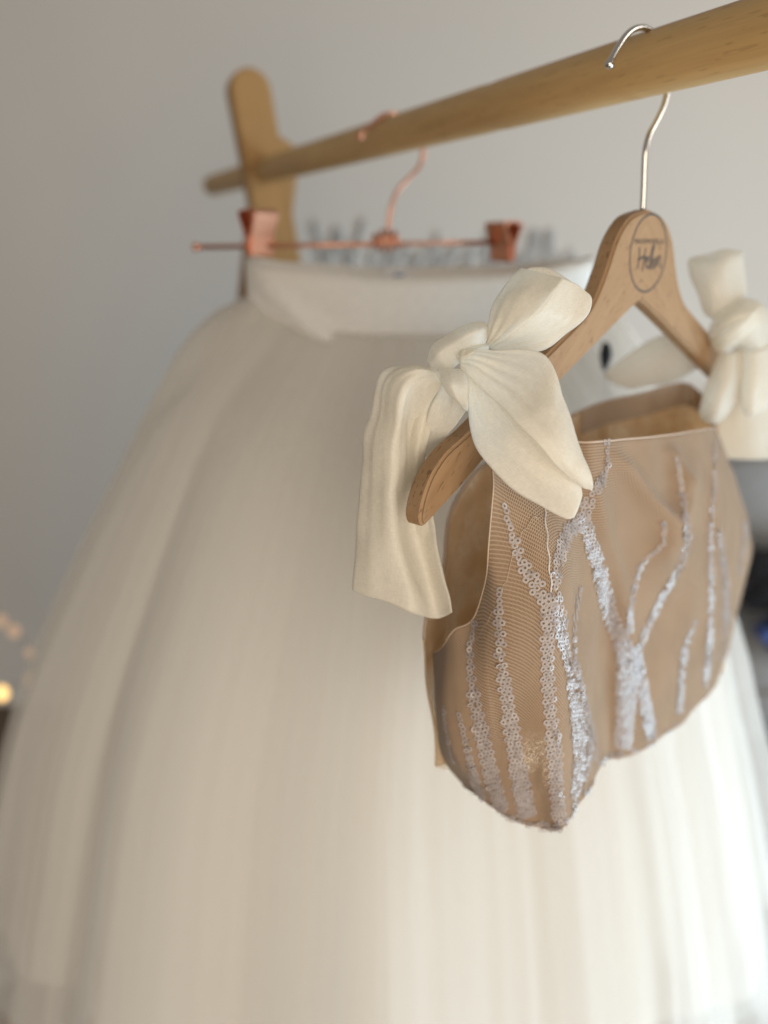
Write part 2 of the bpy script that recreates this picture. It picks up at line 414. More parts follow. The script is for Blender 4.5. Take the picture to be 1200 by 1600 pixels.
# near end post, behind the camera
pc = on_rail(-.2); pc2 = Vector((pc.x, pc.y, 0))
post2 = board('post', pc + Vector((0, 0, .11)), pc2, .066, .024, WD, M['post'])
mw = post2.matrix_world.copy(); post2.parent = rack; post2.matrix_parent_inverse = Matrix.Translation(-Vector(rack.location)); post2.matrix_world = mw

# ------------------------------------------------------------------ wooden hanger
T = .0098
hanger = empty('wooden_hanger', 'beech wood clothes hanger with an oval stamp and silver hook holding the nude top', 'clothes hanger', HO)
hanger.rotation_euler = (0, 0, TH)
def uz(px, py):
    q = Pn(px, py, 0) - HO; return q.dot(U), q.z
outer = [uz(*p) for p in ((1010, 327), (990, 337), (975, 355), (963, 380), (952, 414), (937, 455), (918, 490), (880, 531), (805, 606), (735, 676), (700, 708), (677, 742), (664, 776), (658, 803))]
tip = [uz(*p) for p in ((658, 816), (662, 823), (669, 819))]
lower = [uz(*p) for p in ((714, 770), (754, 723), (880, 592), (960, 510), (989, 481))]
u0, zin = uz(1002, 469)
half = outer + tip + lower
half = [(a - u0, b) for a, b in half]
half[0] = (0, half[0][1])
def smooth_poly(pts, n):
    vs = [Vector((a, b, 0)) for a, b in pts]; return [(v.x, v.y) for v in spline(vs, n)]
sm = smooth_poly(half[:len(outer) + len(tip)], 3) + half[len(outer) + len(tip):] + [(0, zin)]
poly = sm + [(-a, b) for a, b in sm[-2:0:-1]]
bm = bmesh.new(); f = bm.faces.new([bm.verts.new((a + u0, 0, b)) for a, b in poly])
r = bmesh.ops.extrude_face_region(bm, geom=[f]); bmesh.ops.translate(bm, verts=[v for v in r['geom'] if isinstance(v, bmesh.types.BMVert)], vec=(0, T, 0))
bmesh.ops.recalc_face_normals(bm, faces=bm.faces)
ed = [e for e in bm.edges if len(e.link_faces) == 2 and e.calc_face_angle() > 1.2 and abs(e.verts[0].co.y - e.verts[1].co.y) < 1e-6]
bmesh.ops.bevel(bm, geom=ed, offset=.0014, segments=3, affect='EDGES')
bmesh.ops.triangulate(bm, faces=[f for f in bm.faces if len(f.verts) > 4])
link('body', bm_mesh('hanger_body', bm), M['beech'], hanger)
def to_h(p): q = p - HO; return Vector((q.dot(U), -q.dot(N), q.z))
hp = [Pn(px, py, -T / 2) for px, py in ((952, 100), (955, 93), (961, 82), (968, 70), (977, 57), (988, 47), (1001, 43), (1014, 46), (1030, 62), (1042, 85), (1046, 112), (1043, 139), (1037, 165), (1025, 191), (1014, 212), (1008, 240), (1006, 290), (1004, 332))]
hp = [to_h(p) for p in spline(hp, 5)]
hook = link('hook', tube('hanger_hook', hp, .00155, 14), M['steel'], hanger)
bm = bmesh.new(); ball_bm(bm, hp[0], .0023, seg=14); link('hook_tip', bm_mesh('hook_tip', bm), M['steel'], hook)
# oval stamp
oc = Vector(uz(1013.5, 396)); oh = (uz(1017, 336)[1] - uz(1012, 457)[1]) / 2; ow = (uz(1042, 396)[0] - uz(986, 396)[0]) / 2
def ribbon_bm(bm, pts, wd, y=-.00012):
    """flat stroke on the hanger face (local x, z)"""
    vs = []
    for i, (x, z) in enumerate(pts):
        a = Vector(pts[max(0, i - 1)]); b = Vector(pts[min(len(pts) - 1, i + 1)]); d = (b - a).normalized()
        k = wd[i] if isinstance(wd, list) else wd
        vs.append((bm.verts.new((x - d.y * k / 2, y, z + d.x * k / 2)), bm.verts.new((x + d.y * k / 2, y, z - d.x * k / 2))))
    for (a, b), (c, d) in zip(vs, vs[1:]): bm.faces.new((a, b, d, c))
bm = bmesh.new()
ribbon_bm(bm, [(oc.x + ow * math.cos(2 * math.pi * k / 72), oc.y + oh * math.sin(2 * math.pi * k / 72)) for k in range(73)], .0011)
stamp = link('stamp', bm_mesh('stamp_ring', bm), M['ink'], hanger)
def text_mesh(txt, size, name):
    cu = bpy.data.curves.new(name, 'FONT'); cu.body = txt; cu.size = size; cu.align_x = 'CENTER'; cu.resolution_u = 3
    ob = bpy.data.objects.new(name, cu); C.objects.link(ob); bpy.context.view_layer.update()
    me = bpy.data.meshes.new_from_object(ob.evaluated_get(bpy.context.evaluated_depsgraph_get()))
    bpy.data.objects.remove(ob); bpy.data.curves.remove(cu); return me
me = text_mesh('MADEMOISELLE', 1, 'stamp_caps'); xs = [v.co.x for v in me.vertices]; ys = [v.co.y for v in me.vertices]
wtarget = ow * 1.62; sx = wtarget / (max(xs) - min(xs)); cz = uz(1010, 377)[1]; hh = .0026 / (max(ys) - min(ys))
for v in me.vertices: v.co = Vector((oc.x - ow * .02 + v.co.x * sx, -.00014, cz - .0013 + v.co.y * hh))
me.materials.clear(); link('lettering', me, M['ink'], stamp)
# handwritten name in strokes, unit box
strokes = [[(.02, 1.0), (.05, .6), (.02, .0)], [(.30, .95), (.27, .5), (.24, -.12)], [(.0, .42), (.16, .52), (.30, .55), (.38, .35)],
           [(.34, .30), (.44, .38), (.46, .52), (.38, .5), (.37, .2), (.46, .05), (.54, .2), (.64, .75), (.68, 1.05), (.60, .95), (.55, .4), (.56, .02), (.62, .05)],
           [(.60, .18), (.70, .25), (.73, .42), (.67, .42), (.66, .15), (.74, .02), (.82, .3), (.84, .55), (.85, .1), (.92, .5), (1.0, .55), (1.02, .15), (1.10, .02)]]
bm = bmesh.new(); x0, x1 = uz(996, 410)[0], uz(1034, 410)[0]; zt, zb = uz(1012, 386)[1], uz(1012, 420)[1]
for s in strokes:
    sp = spline([Vector((a, b, 0)) for a, b in s], 6)
    ribbon_bm(bm, [(x0 + v.x * (x1 - x0) / 1.1, zb + v.y * (zt - zb)) for v in sp], .00115, -.00014)
link('signature', bm_mesh('stamp_script', bm), M['ink'], stamp)

# ------------------------------------------------------------------ embellished top
top = empty('embellished_top', 'nude netting cropped top with pearly sequin branches and cream shoulder bows on the wooden hanger', 'top', HO)
# columns round the front: list of ((px, py, n) ...) from upper edge to hem
cols_front = [
    [(673, 1022, -.022), (676, 1060, -.022), (682, 1120, -.022), (694, 1185, -.022), (722, 1228, -.018)],
    [(690, 1011, -.006), (690, 1055, -.004), (692, 1115, -.002), (705, 1188, .0), (736, 1240, .002)],
    [(708, 985, .002), (710, 1060, .006), (717, 1130, .009), (732, 1200, .011), (762, 1254, .012)],
    [(736, 970, .010), (740, 1050, .015), (749, 1130, .018), (768, 1206, .020), (792, 1273, .021)],
    [(750, 925, .016), (765, 1020, .023), (780, 1115, .026), (798, 1205, .028), (818, 1287, .028)],
    [(762, 866, .023), (797, 985, .031), (815, 1095, .034), (832, 1200, .036), (848, 1294, .036)],
    [(769, 772, .022), (830, 930, .037), (846, 1070, .041), (857, 1190, .043), (869, 1298, .043)],
    [(772, 715, .016), (858, 880, .041), (873, 1035, .045), (881, 1170, .047), (886, 1286, .047)],
    [(812, 690, .014), (880, 850, .040), (893, 1010, .044), (903, 1140, .046), (905, 1256, .045)],
    [(860, 690, .020), (897, 840, .037), (910, 985, .039), (922, 1110, .040), (924, 1226, .039)],
    [(900, 690, .027), (912, 825, .034), (926, 970, .030), (937, 1090, .026), (937, 1192, .025)],
    [(922, 690, .032), (935, 830, .034), (945, 970, .028), (948, 1090, .022), (950, 1186, .021)],
    [(950, 688, .033), (970, 830, .036), (972, 970, .032), (974, 1085, .028), (976, 1182, .026)],
    [(1000, 684, .034), (1022, 820, .039), (1022, 960, .037), (1020, 1070, .034), (1020, 1162, .031)],
    [(1055, 678, .033), (1070, 820, .040), (1068, 950, .040), (1066, 1050, .036), (1062, 1130, .032)],
    [(1092, 672, .031), (1108, 815, .036), (1106, 940, .037), (1102, 1030, .033), (1096, 1094, .030)],
    [(1112, 669, .027), (1138, 812, .028), (1132, 920, .028), (1126, 1000, .026), (1116, 1070, .024)],
    [(1119, 669, .020), (1163, 820, .018), (1154, 915, .016), (1142, 985, .016), (1126, 1052, .016)],
    [(1121, 670, .012), (1171, 832, .004), (1160, 920, .002), (1145, 990, .004), (1126, 1046, .006)],
]
ctrl = [[Pn(*p) for p in c] for c in cols_front]
NR = 84
def dense(cols, nr, nu):
    cs = [resample(spline(c, 8), nr) for c in cols]
    rows = list(zip(*cs)); return [spline(list(r_), nu) for r_ in rows]
rows_f = dense(ctrl, NR, 9)
# soft cloth ripples along the sheet normal
def ripple(rows, amp, seed):
    from mathutils import noise
    nr, nc = len(rows), len(rows[0]); out = [[v.copy() for v in r_] for r_ in rows]
    for i in range(nr):
        for j in range(nc):
            a = rows[min(nr - 1, i + 1)][j] - rows[max(0, i - 1)][j]; b = rows[i][min(nc - 1, j + 1)] - rows[i][max(0, j - 1)]
            n = a.cross(b)
            if n.length < 1e-12: continue
            n.normalize(); q = rows[i][j] * 38 + Vector((seed, 0, 0)); q.z *= .45
            out[i][j] += n * amp * noise.noise(q)
    return out
rows_f = ripple(rows_f, .0028, 3)
# shallow drag folds on the front panel running down from the neckline corner
def drag(rows, px0, py0, px1, py1, wpx, amp):
    for i in range(len(rows)):
        for j in range(len(rows[0])):
            v = rows[i][j] - CAM; cz = v.y * math.cos(PITCH) - v.z * math.sin(PITCH); up = v.y * math.sin(PITCH) + v.z * math.cos(PITCH)
            x, y = 600 + F_PX * v.x / cz, 800 - F_PX * up / cz
            dx, dy = px1 - px0, py1 - py0; L = math.hypot(dx, dy); t = ((x - px0) * dx + (y - py0) * dy) / L / L
            d = ((x - px0) * dy - (y - py0) * dx) / L
            k = math.exp(-(d / wpx) ** 2) * max(0, min(1, t * 4)) * max(0, min(1, (1.15 - t) * 3))
            rows[i][j] = rows[i][j] + N * amp * k
drag(rows_f, 950, 700, 1030, 810, 13, .0062)
drag(rows_f, 1040, 690, 1062, 760, 11, .0055)
drag(rows_f, 1112, 690, 1105, 1060, 9, .0055)
drag(rows_f, 1000, 900, 1080, 760, 22, .005)
drag(rows_f, 905, 700, 985, 1000, 16, .004)
drag(rows_f, 1085, 700, 1040, 900, 16, .0045)
drag(rows_f, 742, 985, 770, 1180, 9, .0015)
me = grid_mesh('front_panel', rows_f); me.materials.append(M['net']); rel(top, me)
front = link('front_panel', me, None, top)
sd = front.modifiers.new('thickness', 'SOLIDIFY'); sd.thickness = .0007; sd.offset = 1
# back panel
def bk(px, py, n): return Pn(px, py, n)
btops = [bk(1121, 672, .010), bk(1112, 640, -.012), bk(1077, 600, -.034), bk(1035, 606, -.042), bk(985, 618, -.046), bk(935, 632, -.047), bk(880, 655, -.046), bk(815, 690, -.045), bk(760, 728, -.042), bk(714, 790, -.036), bk(694, 880, -.030), bk(672, 950, -.026), bk(668, 1000, -.023)]
bbots = [Pn(1126, 1046, .005), Pn(1110, 1060, -.014), Pn(1060, 1075, -.036), Pn(1010, 1105, -.043), Pn(960, 1120, -.046), Pn(910, 1140, -.047), Pn(850, 1160, -.046), Pn(800, 1180, -.044), Pn(760, 1190, -.040), Pn(725, 1200, -.035), Pn(698, 1203, -.030), Pn(684, 1196, -.026), Pn(700, 1190, -.020)]
bcols = []
for k, (a, b) in enumerate(zip(btops, bbots)):
    m = a.lerp(b, .5)
    if k < 2: m += U * .018
    if 9 <= k: m -= Vector((.0035, 0, 0))
    bcols.append([a, a.lerp(m, .5), m, m.lerp(b, .5), b])
rows_b = ripple(dense(bcols, 30, 6), .004, 9)
me = grid_mesh('back_panel', rows_b); me.materials.append(M['lining']); rel(top, me)
back = link('back_panel', me, None, top)
sd = back.modifiers.new('thickness', 'SOLIDIFY'); sd.thickness = .0008
# piping along armhole and neckline, hem of the front, edge of the back
def edge_part(pts, rad, name='piping', mat='piping', parent=None):
    me = tube(name, resample(pts, max(12, len(pts))), rad, 6); rel(top, me); return link(name, me, M[mat], parent or top)
edge_part([v for v in rows_f[0][0:7 * 9 + 1]], .0004)
edge_part([v for v in rows_f[0][7 * 9:]], .0006)
edge_part([v for v in rows_b[0]], .0010)
fac = [[v + N * .0009 for v in r_[6:34]] for r_ in rows_b[0:3]]
fac = [fac[0], [a.lerp(b, .7) for a, b in zip(fac[0], fac[2])], [a + (b - a) * .9 for a, b in zip(fac[0], fac[2])]]
me = grid_mesh('facing', fac); rel(top, me); me.materials.append(M['piping']); link('facing', me, None, top)
edge_part([v for v in rows_f[-1]], .00045)
# stitched seam line a little inside the armhole
edge_part([rows_f[4 + (j // 6)][j + 6] + N * .0003 for j in range(18, 62)], .00016, 'stitching')
# ------------------------------------------------------------------ sequins
dg = bpy.context.evaluated_depsgraph_get()
bvh_f = BVHTree.FromPolygons([v for r_ in rows_f for v in r_], [(i * len(rows_f[0]) + j, i * len(rows_f[0]) + j + 1, (i + 1) * len(rows_f[0]) + j + 1, (i + 1) * len(rows_f[0]) + j) for i in range(NR - 1) for j in range(len(rows_f[0]) - 1)])
def hit(px, py):
    r = ray(px, py).normalized(); loc, nor, idx, dist = bvh_f.ray_cast(CAM, r)
    if loc is None: return None
    if nor.dot(r) > 0: nor = -nor
    return loc, nor, dist
branches = [
    [(787, 790, 9), (792, 812, 9), (798, 828, 10), (805, 853, 19), (816, 880, 25), (837, 915, 29), (852, 941, 32), (860, 968, 30), (854, 1000, 23), (855, 1027, 23), (855, 1050, 23), (857, 1087, 23), (861, 1127, 22), (864, 1156, 27), (867, 1188, 25), (869, 1220, 25), (872, 1255, 21), (873, 1288, 18)],
    [(947, 690, 9), (949, 720, 10), (939, 752, 16), (920, 781, 20), (911, 808, 24), (888, 830, 24), (876, 861, 19), (869, 893, 19), (868, 928, 18), (872, 960, 28), (877, 992, 22), (886, 1032, 15), (893, 1071, 19), (900, 1113, 24), (907, 1153, 33), (909, 1188, 34), (903, 1220, 26), (893, 1250, 14)],
    [(912, 812, 18), (920, 843, 25), (931, 875, 25), (939, 907, 25), (949, 947, 25), (960, 980, 26), (970, 1000, 28), (980, 1032, 36), (979, 1072, 38), (976, 1120, 33), (972, 1172, 28)],
    [(996, 1012, 12), (1000, 1050, 16), (1006, 1090, 20), (1012, 1125, 20), (1018, 1155, 17)],
    [(1037, 816, 7), (1036, 848, 8), (1018, 866, 8), (1004, 880, 9), (992, 912, 9), (985, 950, 10), (983, 990, 12)],
    [(1056, 716, 8), (1064, 752, 10), (1069, 800, 14), (1073, 840, 14), (1064, 880, 13), (1046, 912, 13), (1030, 940, 13), (1018, 965, 14), (1005, 992, 14), (998, 1015, 16)],
    [(1116, 690, 6), (1115, 760, 8), (1110, 820, 10), (1110, 880, 10), (1110, 960, 10), (1107, 1020, 10), (1100, 1076, 9)],
    [(1123, 828, 6), (1130, 880, 11), (1134, 940, 13), (1132, 992, 11), (1126, 1030, 8)],
    [(1086, 972, 6), (1074, 1000, 9), (1067, 1030, 12), (1063, 1072, 12), (1060, 1118, 11)],
    [(1161, 815, 8), (1164, 832, 9), (1158, 870, 8), (1152, 905, 5)],
    [(906, 920, 9), (899, 955, 9), (896, 1000, 9), (898, 1032, 10), (905, 1064, 12), (913, 1096, 12), (920, 1128, 13), (926, 1160, 14), (927, 1190, 12)],
    [(781, 921, 8), (781, 936, 12), (780, 948, 17), (780, 972, 17), (783, 993, 17), (781, 1020, 18), (785, 1049, 20), (789, 1073, 22), (792, 1097, 24), (797, 1129, 27), (803, 1161, 29), (808, 1193, 30), (813, 1220, 32), (819, 1247, 32), (824, 1276, 30)],
    [(743, 974, 9), (738, 993, 10), (735, 1017, 13), (736, 1044, 17), (739, 1071, 19), (742, 1097, 24), (748, 1124, 25), (755, 1156, 27), (763, 1188, 27), (771, 1220, 27), (779, 1249, 25), (787, 1267, 21)],
    [(717, 1116, 7), (722, 1135, 8), (728, 1156, 10), (733, 1180, 12), (739, 1207, 15), (747, 1231, 15), (757, 1248, 12)],
    [(694, 1105, 4), (697, 1135, 5), (703, 1167, 5), (710, 1192, 6)],
]
def sequin_geom(rad):
    vs, fs = [], []; n = 12
    for k in range(n):
        c, s = math.cos(2 * math.pi * k / n), math.sin(2 * math.pi * k / n)
        vs += [(c * rad, s * rad, 0), (c * rad * .70, s * rad * .70, rad * .045), (c * rad * .37, s * rad * .37, rad * .04)]
    for k in range(n):
        a, b = 3 * k, 3 * ((k + 1) % n); fs += [(a, b, b + 1, a + 1), (a + 1, b + 1, b + 2, a + 2)]
    return vs, fs
SQ = .00152
sv, sf = sequin_geom(SQ)
places = []
random.seed(21)
for br in branches:
    pts = [Vector((a, b, c * .90)) for a, b, c in br]; dn = resample(spline(pts, 10), 500)
    last = None; row = 0
    for i in range(len(dn) - 1):
        p = dn[i]; h = hit(p.x, p.y)
        if h is None: continue
        if last is not None and (h[0] - last).length < SQ * 1.66: continue
        last = h[0]; row += 1
        d = (dn[i + 1] - p).to_2d().normalized(); side = Vector((-d.y, d.x))
        ap = 2 * SQ * F_PX / h[2] * max(.42, abs(h[1].dot(ray(p.x, p.y).normalized())))   # apparent sequin width
        pitch = ap * .90; half_w = max(.01, (p.z - ap) / 2)
        sh = (row % 2) * .5
        ks = [k for k in range(-6, 7) if abs((k + sh) * pitch) <= half_w + .30 * pitch]
        if not ks: ks = [0]; sh = random.uniform(-.12, .12)
        for k in ks:
            off = (k + sh + random.uniform(-.2, .2)) * pitch; al = random.uniform(-.2, .2) * ap
            q = hit(p.x + side.x * off + d.x * al, p.y + side.y * off + d.y * al)
            if q is None: continue
            nor = q[1]; dw = Vector((0, 0, -1)); dw = (dw - nor * dw.dot(nor)).normalized()
            nn = (nor - dw * random.uniform(.08, .20) + Vector((random.gauss(0, .10), random.gauss(0, .10), random.gauss(0, .07)))).normalized()
            if random.random() < .10: nn = (nn + Vector((random.gauss(0, .45), random.gauss(0, .45), random.gauss(0, .45)))).normalized()
            q3 = nn.to_track_quat('Z', 'Y').to_matrix().to_4x4() @ Matrix.Rotation(random.uniform(0, 6.3), 4, 'Z')
            places.append((q[2], Matrix.Translation(q[0] + nor * (.00055 + (k % 2) * .00015)) @ q3))
for j in range(6, len(rows_f[0]) - 12):          # beads hanging over the hem
    for q in range(2):
        i = random.choice((NR - 1, NR - 2, NR - 3)); v = rows_f[i][j]
        if random.random() < .55 or v.dot(U) > HO.dot(U) + .05: continue
        h = hit(*[600 + F_PX * (v - CAM).x / ((v - CAM).y * math.cos(PITCH) - (v - CAM).z * math.sin(PITCH)), 800 - F_PX * ((v - CAM).y * math.sin(PITCH) + (v - CAM).z * math.cos(PITCH)) / ((v - CAM).y * math.cos(PITCH) - (v - CAM).z * math.sin(PITCH))])
        nor = (h[1] if h else N); nn = (nor + Vector((random.gauss(0, .22), random.gauss(0, .22), random.gauss(0, .22)))).normalized()
        places.append(((v - CAM).length, Matrix.Translation(v + nor * .0008 + Vector((0, 0, random.uniform(-.0012, .0006)))) @ nn.to_track_quat('Z', 'Y').to_matrix().to_4x4()))
places.sort(key=lambda a: a[0])
sq_me = bpy.data.meshes.new('sequin'); sq_me.from_pydata(sv, [], sf); sq_me.materials.append(M['sequin'])
for p in sq_me.polygons: p.use_smooth = True
TI = Matrix.Translation(-HO)
for dist, mtx in places[:300]:
    o = bpy.data.objects.new('sequin', sq_me); C.objects.link(o); o.parent = top; o.matrix_local = TI @ mtx
vs, fs = [], []
for dist, mtx in places[300:]:
    b = len(vs); m = TI @ mtx; vs += [tuple(m @ Vector(v)) for v in sv]; fs += [tuple(b + i for i in f) for f in sf]
me = bpy.data.meshes.new('sequin_embroidery'); me.from_pydata(vs, [], fs); me.materials.append(M['sequin'])
for p in me.polygons: p.use_smooth = True
o = link('sequin_embroidery', me, None, top); o['kind'] = 'stuff'
print('sequins', len(places))
# twisted white thread hanging down the ridge
tp = []
for k in range(40):
    t = k / 39; h = hit(849 + 12 * t + 1.2 * math.sin(k * .6), 790 + 135 * t)
    if h: tp.append(h[0] + h[1] * .0006)
bm = bmesh.new()
for s in (0, 1):
    tube_bm(bm, [p + Vector((math.cos(i * 1.1 + s * 3.14) * .00022, 0, 0)) for i, p in enumerate(resample(tp, 70))], .0002, 5)
me = bm_mesh('loose_thread', bm); rel(top, me); link('loose_thread', me, M['thread'], top)

# ------------------------------------------------------------------ shoulder bows
def sheet(name, rows, parent, nu=8, nv=8, closed=False, thick=.00045, amp=.0007, seed=0, cap=None):
    me = loft(name, [[P(*p) for p in r_] for r_ in rows], nu, nv, closed, cap)
    rel(top, me); me.materials.append(M['organza']); o = link(name, me, None, parent)
    if amp:
        from mathutils import noise
        uvs = {}
        for l, u in zip(me.loops, me.uv_layers[0].data): uvs[l.vertex_index] = u.uv
        vmax = max(u.y for u in uvs.values())
        me.calc_loop_triangles(); nrm = [v.normal.copy() for v in me.vertices]
        for v, n_ in zip(me.vertices, nrm):
            q = v.co * 60 + Vector((seed, seed * .3, 0)); dsp = Vector((noise.noise(q), noise.noise(q + Vector((9, 0, 0))), noise.noise(q + Vector((0, 9, 0))))) * amp
            u = uvs[v.index]; t = u.y / vmax
            # gathers spreading from the knot, and a few sharp creases
            g = noise.noise(Vector((u.x * 330, t * 1.6, seed * 3.1))); cr_ = 1 - abs(noise.noise(v.co * 42 + Vector((seed * 5, 0, 3)))) * 3.2
            v.co = v.co + dsp + n_ * (.0011 * g * (1 - t) ** 1.2 * min(1, t * 12) + .0007 * max(0, cr_))
    if not closed:
        s = o.modifiers.new('thickness', 'SOLIDIFY'); s.thickness = thick; s.offset = 0
    return o
def flat_row(fr, k=.40):
    n = len(fr) - 1
    return [(x, y, (fr[0][2] + (fr[-1][2] - fr[0][2]) * i / n) * (1 - k) + Y * k) for i, (x, y, Y) in enumerate(fr)]
def petal(name, rows, parent, seed, nu=9, nv=8):
    rows = [flat_row(r_) for r_ in rows]
    o = sheet(name, rows, parent, nu, nv, seed=seed)
    return o
def closed_row(fr, dback):
    """front points left to right, then returns a closed ring with a back side dback farther"""
    back_ = [(x, y, Y + dback * .6) for x, y, Y in fr[-2:0:-1]]
    return fr + back_
bowA = empty('shoulder_bow', '', '', (0, 0, 0)); del bowA['label']; del bowA['category']; bowA.parent = top
YB = .352
# big drooping loop in front: upper leaf and lower leaf meeting at a crease
petal('loop', [
    [(722, 577, .343), (722, 570, .341), (724, 562, .340), (732, 552, .341)],
    [(728, 592, .340), (738, 592, .337), (752, 590, .338), (770, 580, .341)],
    [(729, 630, .338), (746, 624, .332), (768, 618, .330), (790, 606, .336)],
    [(733, 668, .334), (758, 658, .326), (785, 648, .325), (812, 636, .332)],
    [(745, 702, .327), (778, 690, .319), (808, 676, .319), (836, 664, .328)],
    [(775, 739, .322), (806, 724, .314), (838, 708, .315), (862, 694, .325)],
    [(810, 771, .320), (840, 754, .313), (868, 738, .314), (888, 724, .323)],
    [(848, 794, .321), (872, 778, .316), (893, 762, .316), (906, 748, .322)],
    [(884, 810, .322), (895, 798, .320), (905, 784, .320), (911, 770, .322)],
    [(897, 809, .323), (901, 803, .322), (906, 792, .322), (910, 780, .323)],
], bowA, 1)
petal('loop', [
    [(720, 577, .339), (719, 568, .337), (719, 557, .337), (721, 547, .339)],
    [(729, 585, .334), (738, 572, .331), (750, 557, .332), (764, 545, .337)],
    [(744, 600, .330), (765, 588, .325), (790, 568, .328), (815, 545, .335)],
    [(768, 620, .324), (796, 608, .319), (828, 585, .323), (852, 555, .332)],
    [(790, 640, .318), (822, 630, .313), (852, 612, .317), (872, 590, .328)],
    [(812, 664, .313), (842, 654, .308), (870, 640, .313), (889, 640, .324)],
    [(842, 695, .310), (866, 690, .306), (888, 684, .311), (905, 690, .321)],
    [(868, 726, .311), (888, 724, .308), (906, 722, .312), (922, 730, .319)],
    [(890, 746, .315), (904, 746, .313), (917, 746, .315), (927, 752, .319)],
    [(908, 760, .319), (914, 763, .318), (920, 764, .319), (925, 766, .320)],
], bowA, 1.5)
# upper loop, open towards the right
petal('loop', [
    [(760, 542, .350), (763, 541, .348), (768, 540, .348)],
    [(760, 520, .349), (776, 520, .343), (795, 524, .341)],
    [(764, 498, .349), (788, 496, .339), (818, 508, .337)],
    [(775, 470, .351), (803, 470, .339), (838, 490, .337)],
    [(791, 446, .354), (820, 450, .342), (855, 470, .339)],
    [(804, 430, .357), (832, 437, .347), (868, 451, .343)],
    [(813, 423, .360), (842, 429, .352), (880, 436, .348)],
], bowA, 2, 9, 7)
petal('loop', [
    [(764, 541, .350), (772, 544, .352), (785, 546, .352)],
    [(792, 524, .342), (815, 537, .350), (846, 548, .352)],
    [(816, 508, .338), (850, 522, .350), (888, 517, .352)],
    [(836, 490, .338), (874, 500, .351), (911, 497, .352)],
    [(853, 470, .340), (890, 478, .353), (920, 484, .353)],
    [(867, 451, .344), (898, 458, .354), (923, 468, .354)],
    [(880, 436, .349), (902, 445, .354), (918, 460, .354)],
], bowA, 3, 9, 7)
petal('loop', [
    [(770, 530, .354), (790, 530, .358), (830, 535, .360), (850, 542, .357)],
    [(780, 475, .358), (810, 470, .366), (860, 480, .368), (910, 490, .362)],
    [(812, 424, .361), (836, 418, .367), (868, 424, .369), (918, 462, .358)],
], bowA, 4, 8, 12)
# knot: two wraps
def blob(name, secs, parent, seed, amp=.0008):
    me = loft(name, [[P(*p) for p in s] for s in secs], 6, 6, True, True); rel(top, me); me.materials.append(M['organza'])
    o = link(name, me, None, parent)
    return o
def ring(cx, cy, Y, rx, ry, rot=0, dY=.006, n=8):
    out = []
    for k in range(n):
        t = 2 * math.pi * k / n; x, y = rx * math.cos(t), ry * math.sin(t); c, s = math.cos(rot), math.sin(rot)
        out.append((cx + x * c, cy + x * s, Y + dY * math.sin(t)) if False else (cx + x * c - 0 * s, cy + x * s, Y - dY * math.sin(t)))
    return out
def wrap_band(pts, parent, name='knot'):
    """pts: (px, py, Y, half width px, direction deg of the width, half depth)"""
    secs = []
    for (cx, cy, Y, hw, ang, dp) in pts:
        sec = []
        for k in range(10):
            t = 2 * math.pi * k / 10; a = hw * math.cos(t); c, s = math.cos(R(ang)), math.sin(R(ang))
            fold = 1 + .22 * math.cos(3 * t + .5)
            sec.append((cx + a * c, cy + a * s, Y - dp * math.sin(t) * fold))
        secs.append(sec)
    return blob(name, secs, parent, 0)
wrap_band([(672, 572, .350, 10, 60, .004), (688, 560, .346, 24, 58, .008), (708, 545, .348, 24, 62, .009), (728, 532, .347, 23, 66, .010), (746, 523, .347, 21, 74, .009), (758, 518, .349, 16, 80, .006), (764, 516, .352, 8, 80, .003)], bowA)
wrap_band([(706, 576, .344, 20, 2, .003), (708, 584, .340, 21, 4, .006), (711, 600, .337, 22, 8, .009), (714, 616, .338, 19, 16, .009), (720, 630, .341, 13, 26, .007), (727, 641, .346, 4, 34, .003)], bowA)
wrap_band([(712, 560, .348, 8, 60, .005), (726, 560, .345, 14, 70, .007), (738, 556, .344, 16, 85, .007), (752, 548, .346, 13, 95, .005), (764, 543, .350, 6, 95, .003)], bowA)
# long tail falling to the left
sheet('tail', [
    [(676, 572, .356), (678, 578, .353), (681, 586, .352), (685, 594, .353), (690, 602, .356)],
    [(642, 568, .358), (648, 576, .350), (655, 590, .350), (666, 606, .352), (676, 622, .357)],
    [(608, 574, .360), (622, 584, .352), (636, 606, .348), (652, 626, .356), (668, 642, .359)],
    [(588, 596, .362), (606, 606, .354), (628, 634, .348), (646, 652, .360), (664, 664, .360)],
    [(578, 648, .363), (600, 650, .355), (624, 668, .349), (642, 684, .362), (661, 698, .361)],
    [(566, 692, .364), (592, 694, .355), (618, 710, .350), (642, 724, .363), (664, 740, .360)],
    [(560, 780, .364), (588, 780, .355), (614, 786, .351), (644, 792, .363), (676, 806, .358)],
    [(555, 852, .363), (587, 858, .354), (624, 856, .350), (656, 872, .361), (688, 872, .355)],
    [(552, 908, .362), (590, 920, .353), (640, 920, .348), (674, 934, .358), (700, 926, .352)],
    [(551, 923, .362), (592, 937, .353), (644, 956, .348), (682, 968, .356), (706, 958, .351)],
], bowA, 9, 8, seed=5, amp=.001)
# inner leaf of the tail
sheet('tail', [
    [(676, 572, .356), (688, 582, .354), (702, 598, .354)],
    [(656, 618, .362), (668, 634, .359), (682, 650, .361)],
    [(634, 668, .366), (650, 690, .360), (664, 712, .362)],
    [(622, 750, .368), (648, 770, .362), (668, 790, .361)],
    [(628, 840, .367), (660, 850, .362), (684, 860, .358)],
    [(640, 926, .365), (676, 946, .360), (704, 950, .355)],
], bowA, 8, 8, seed=6)
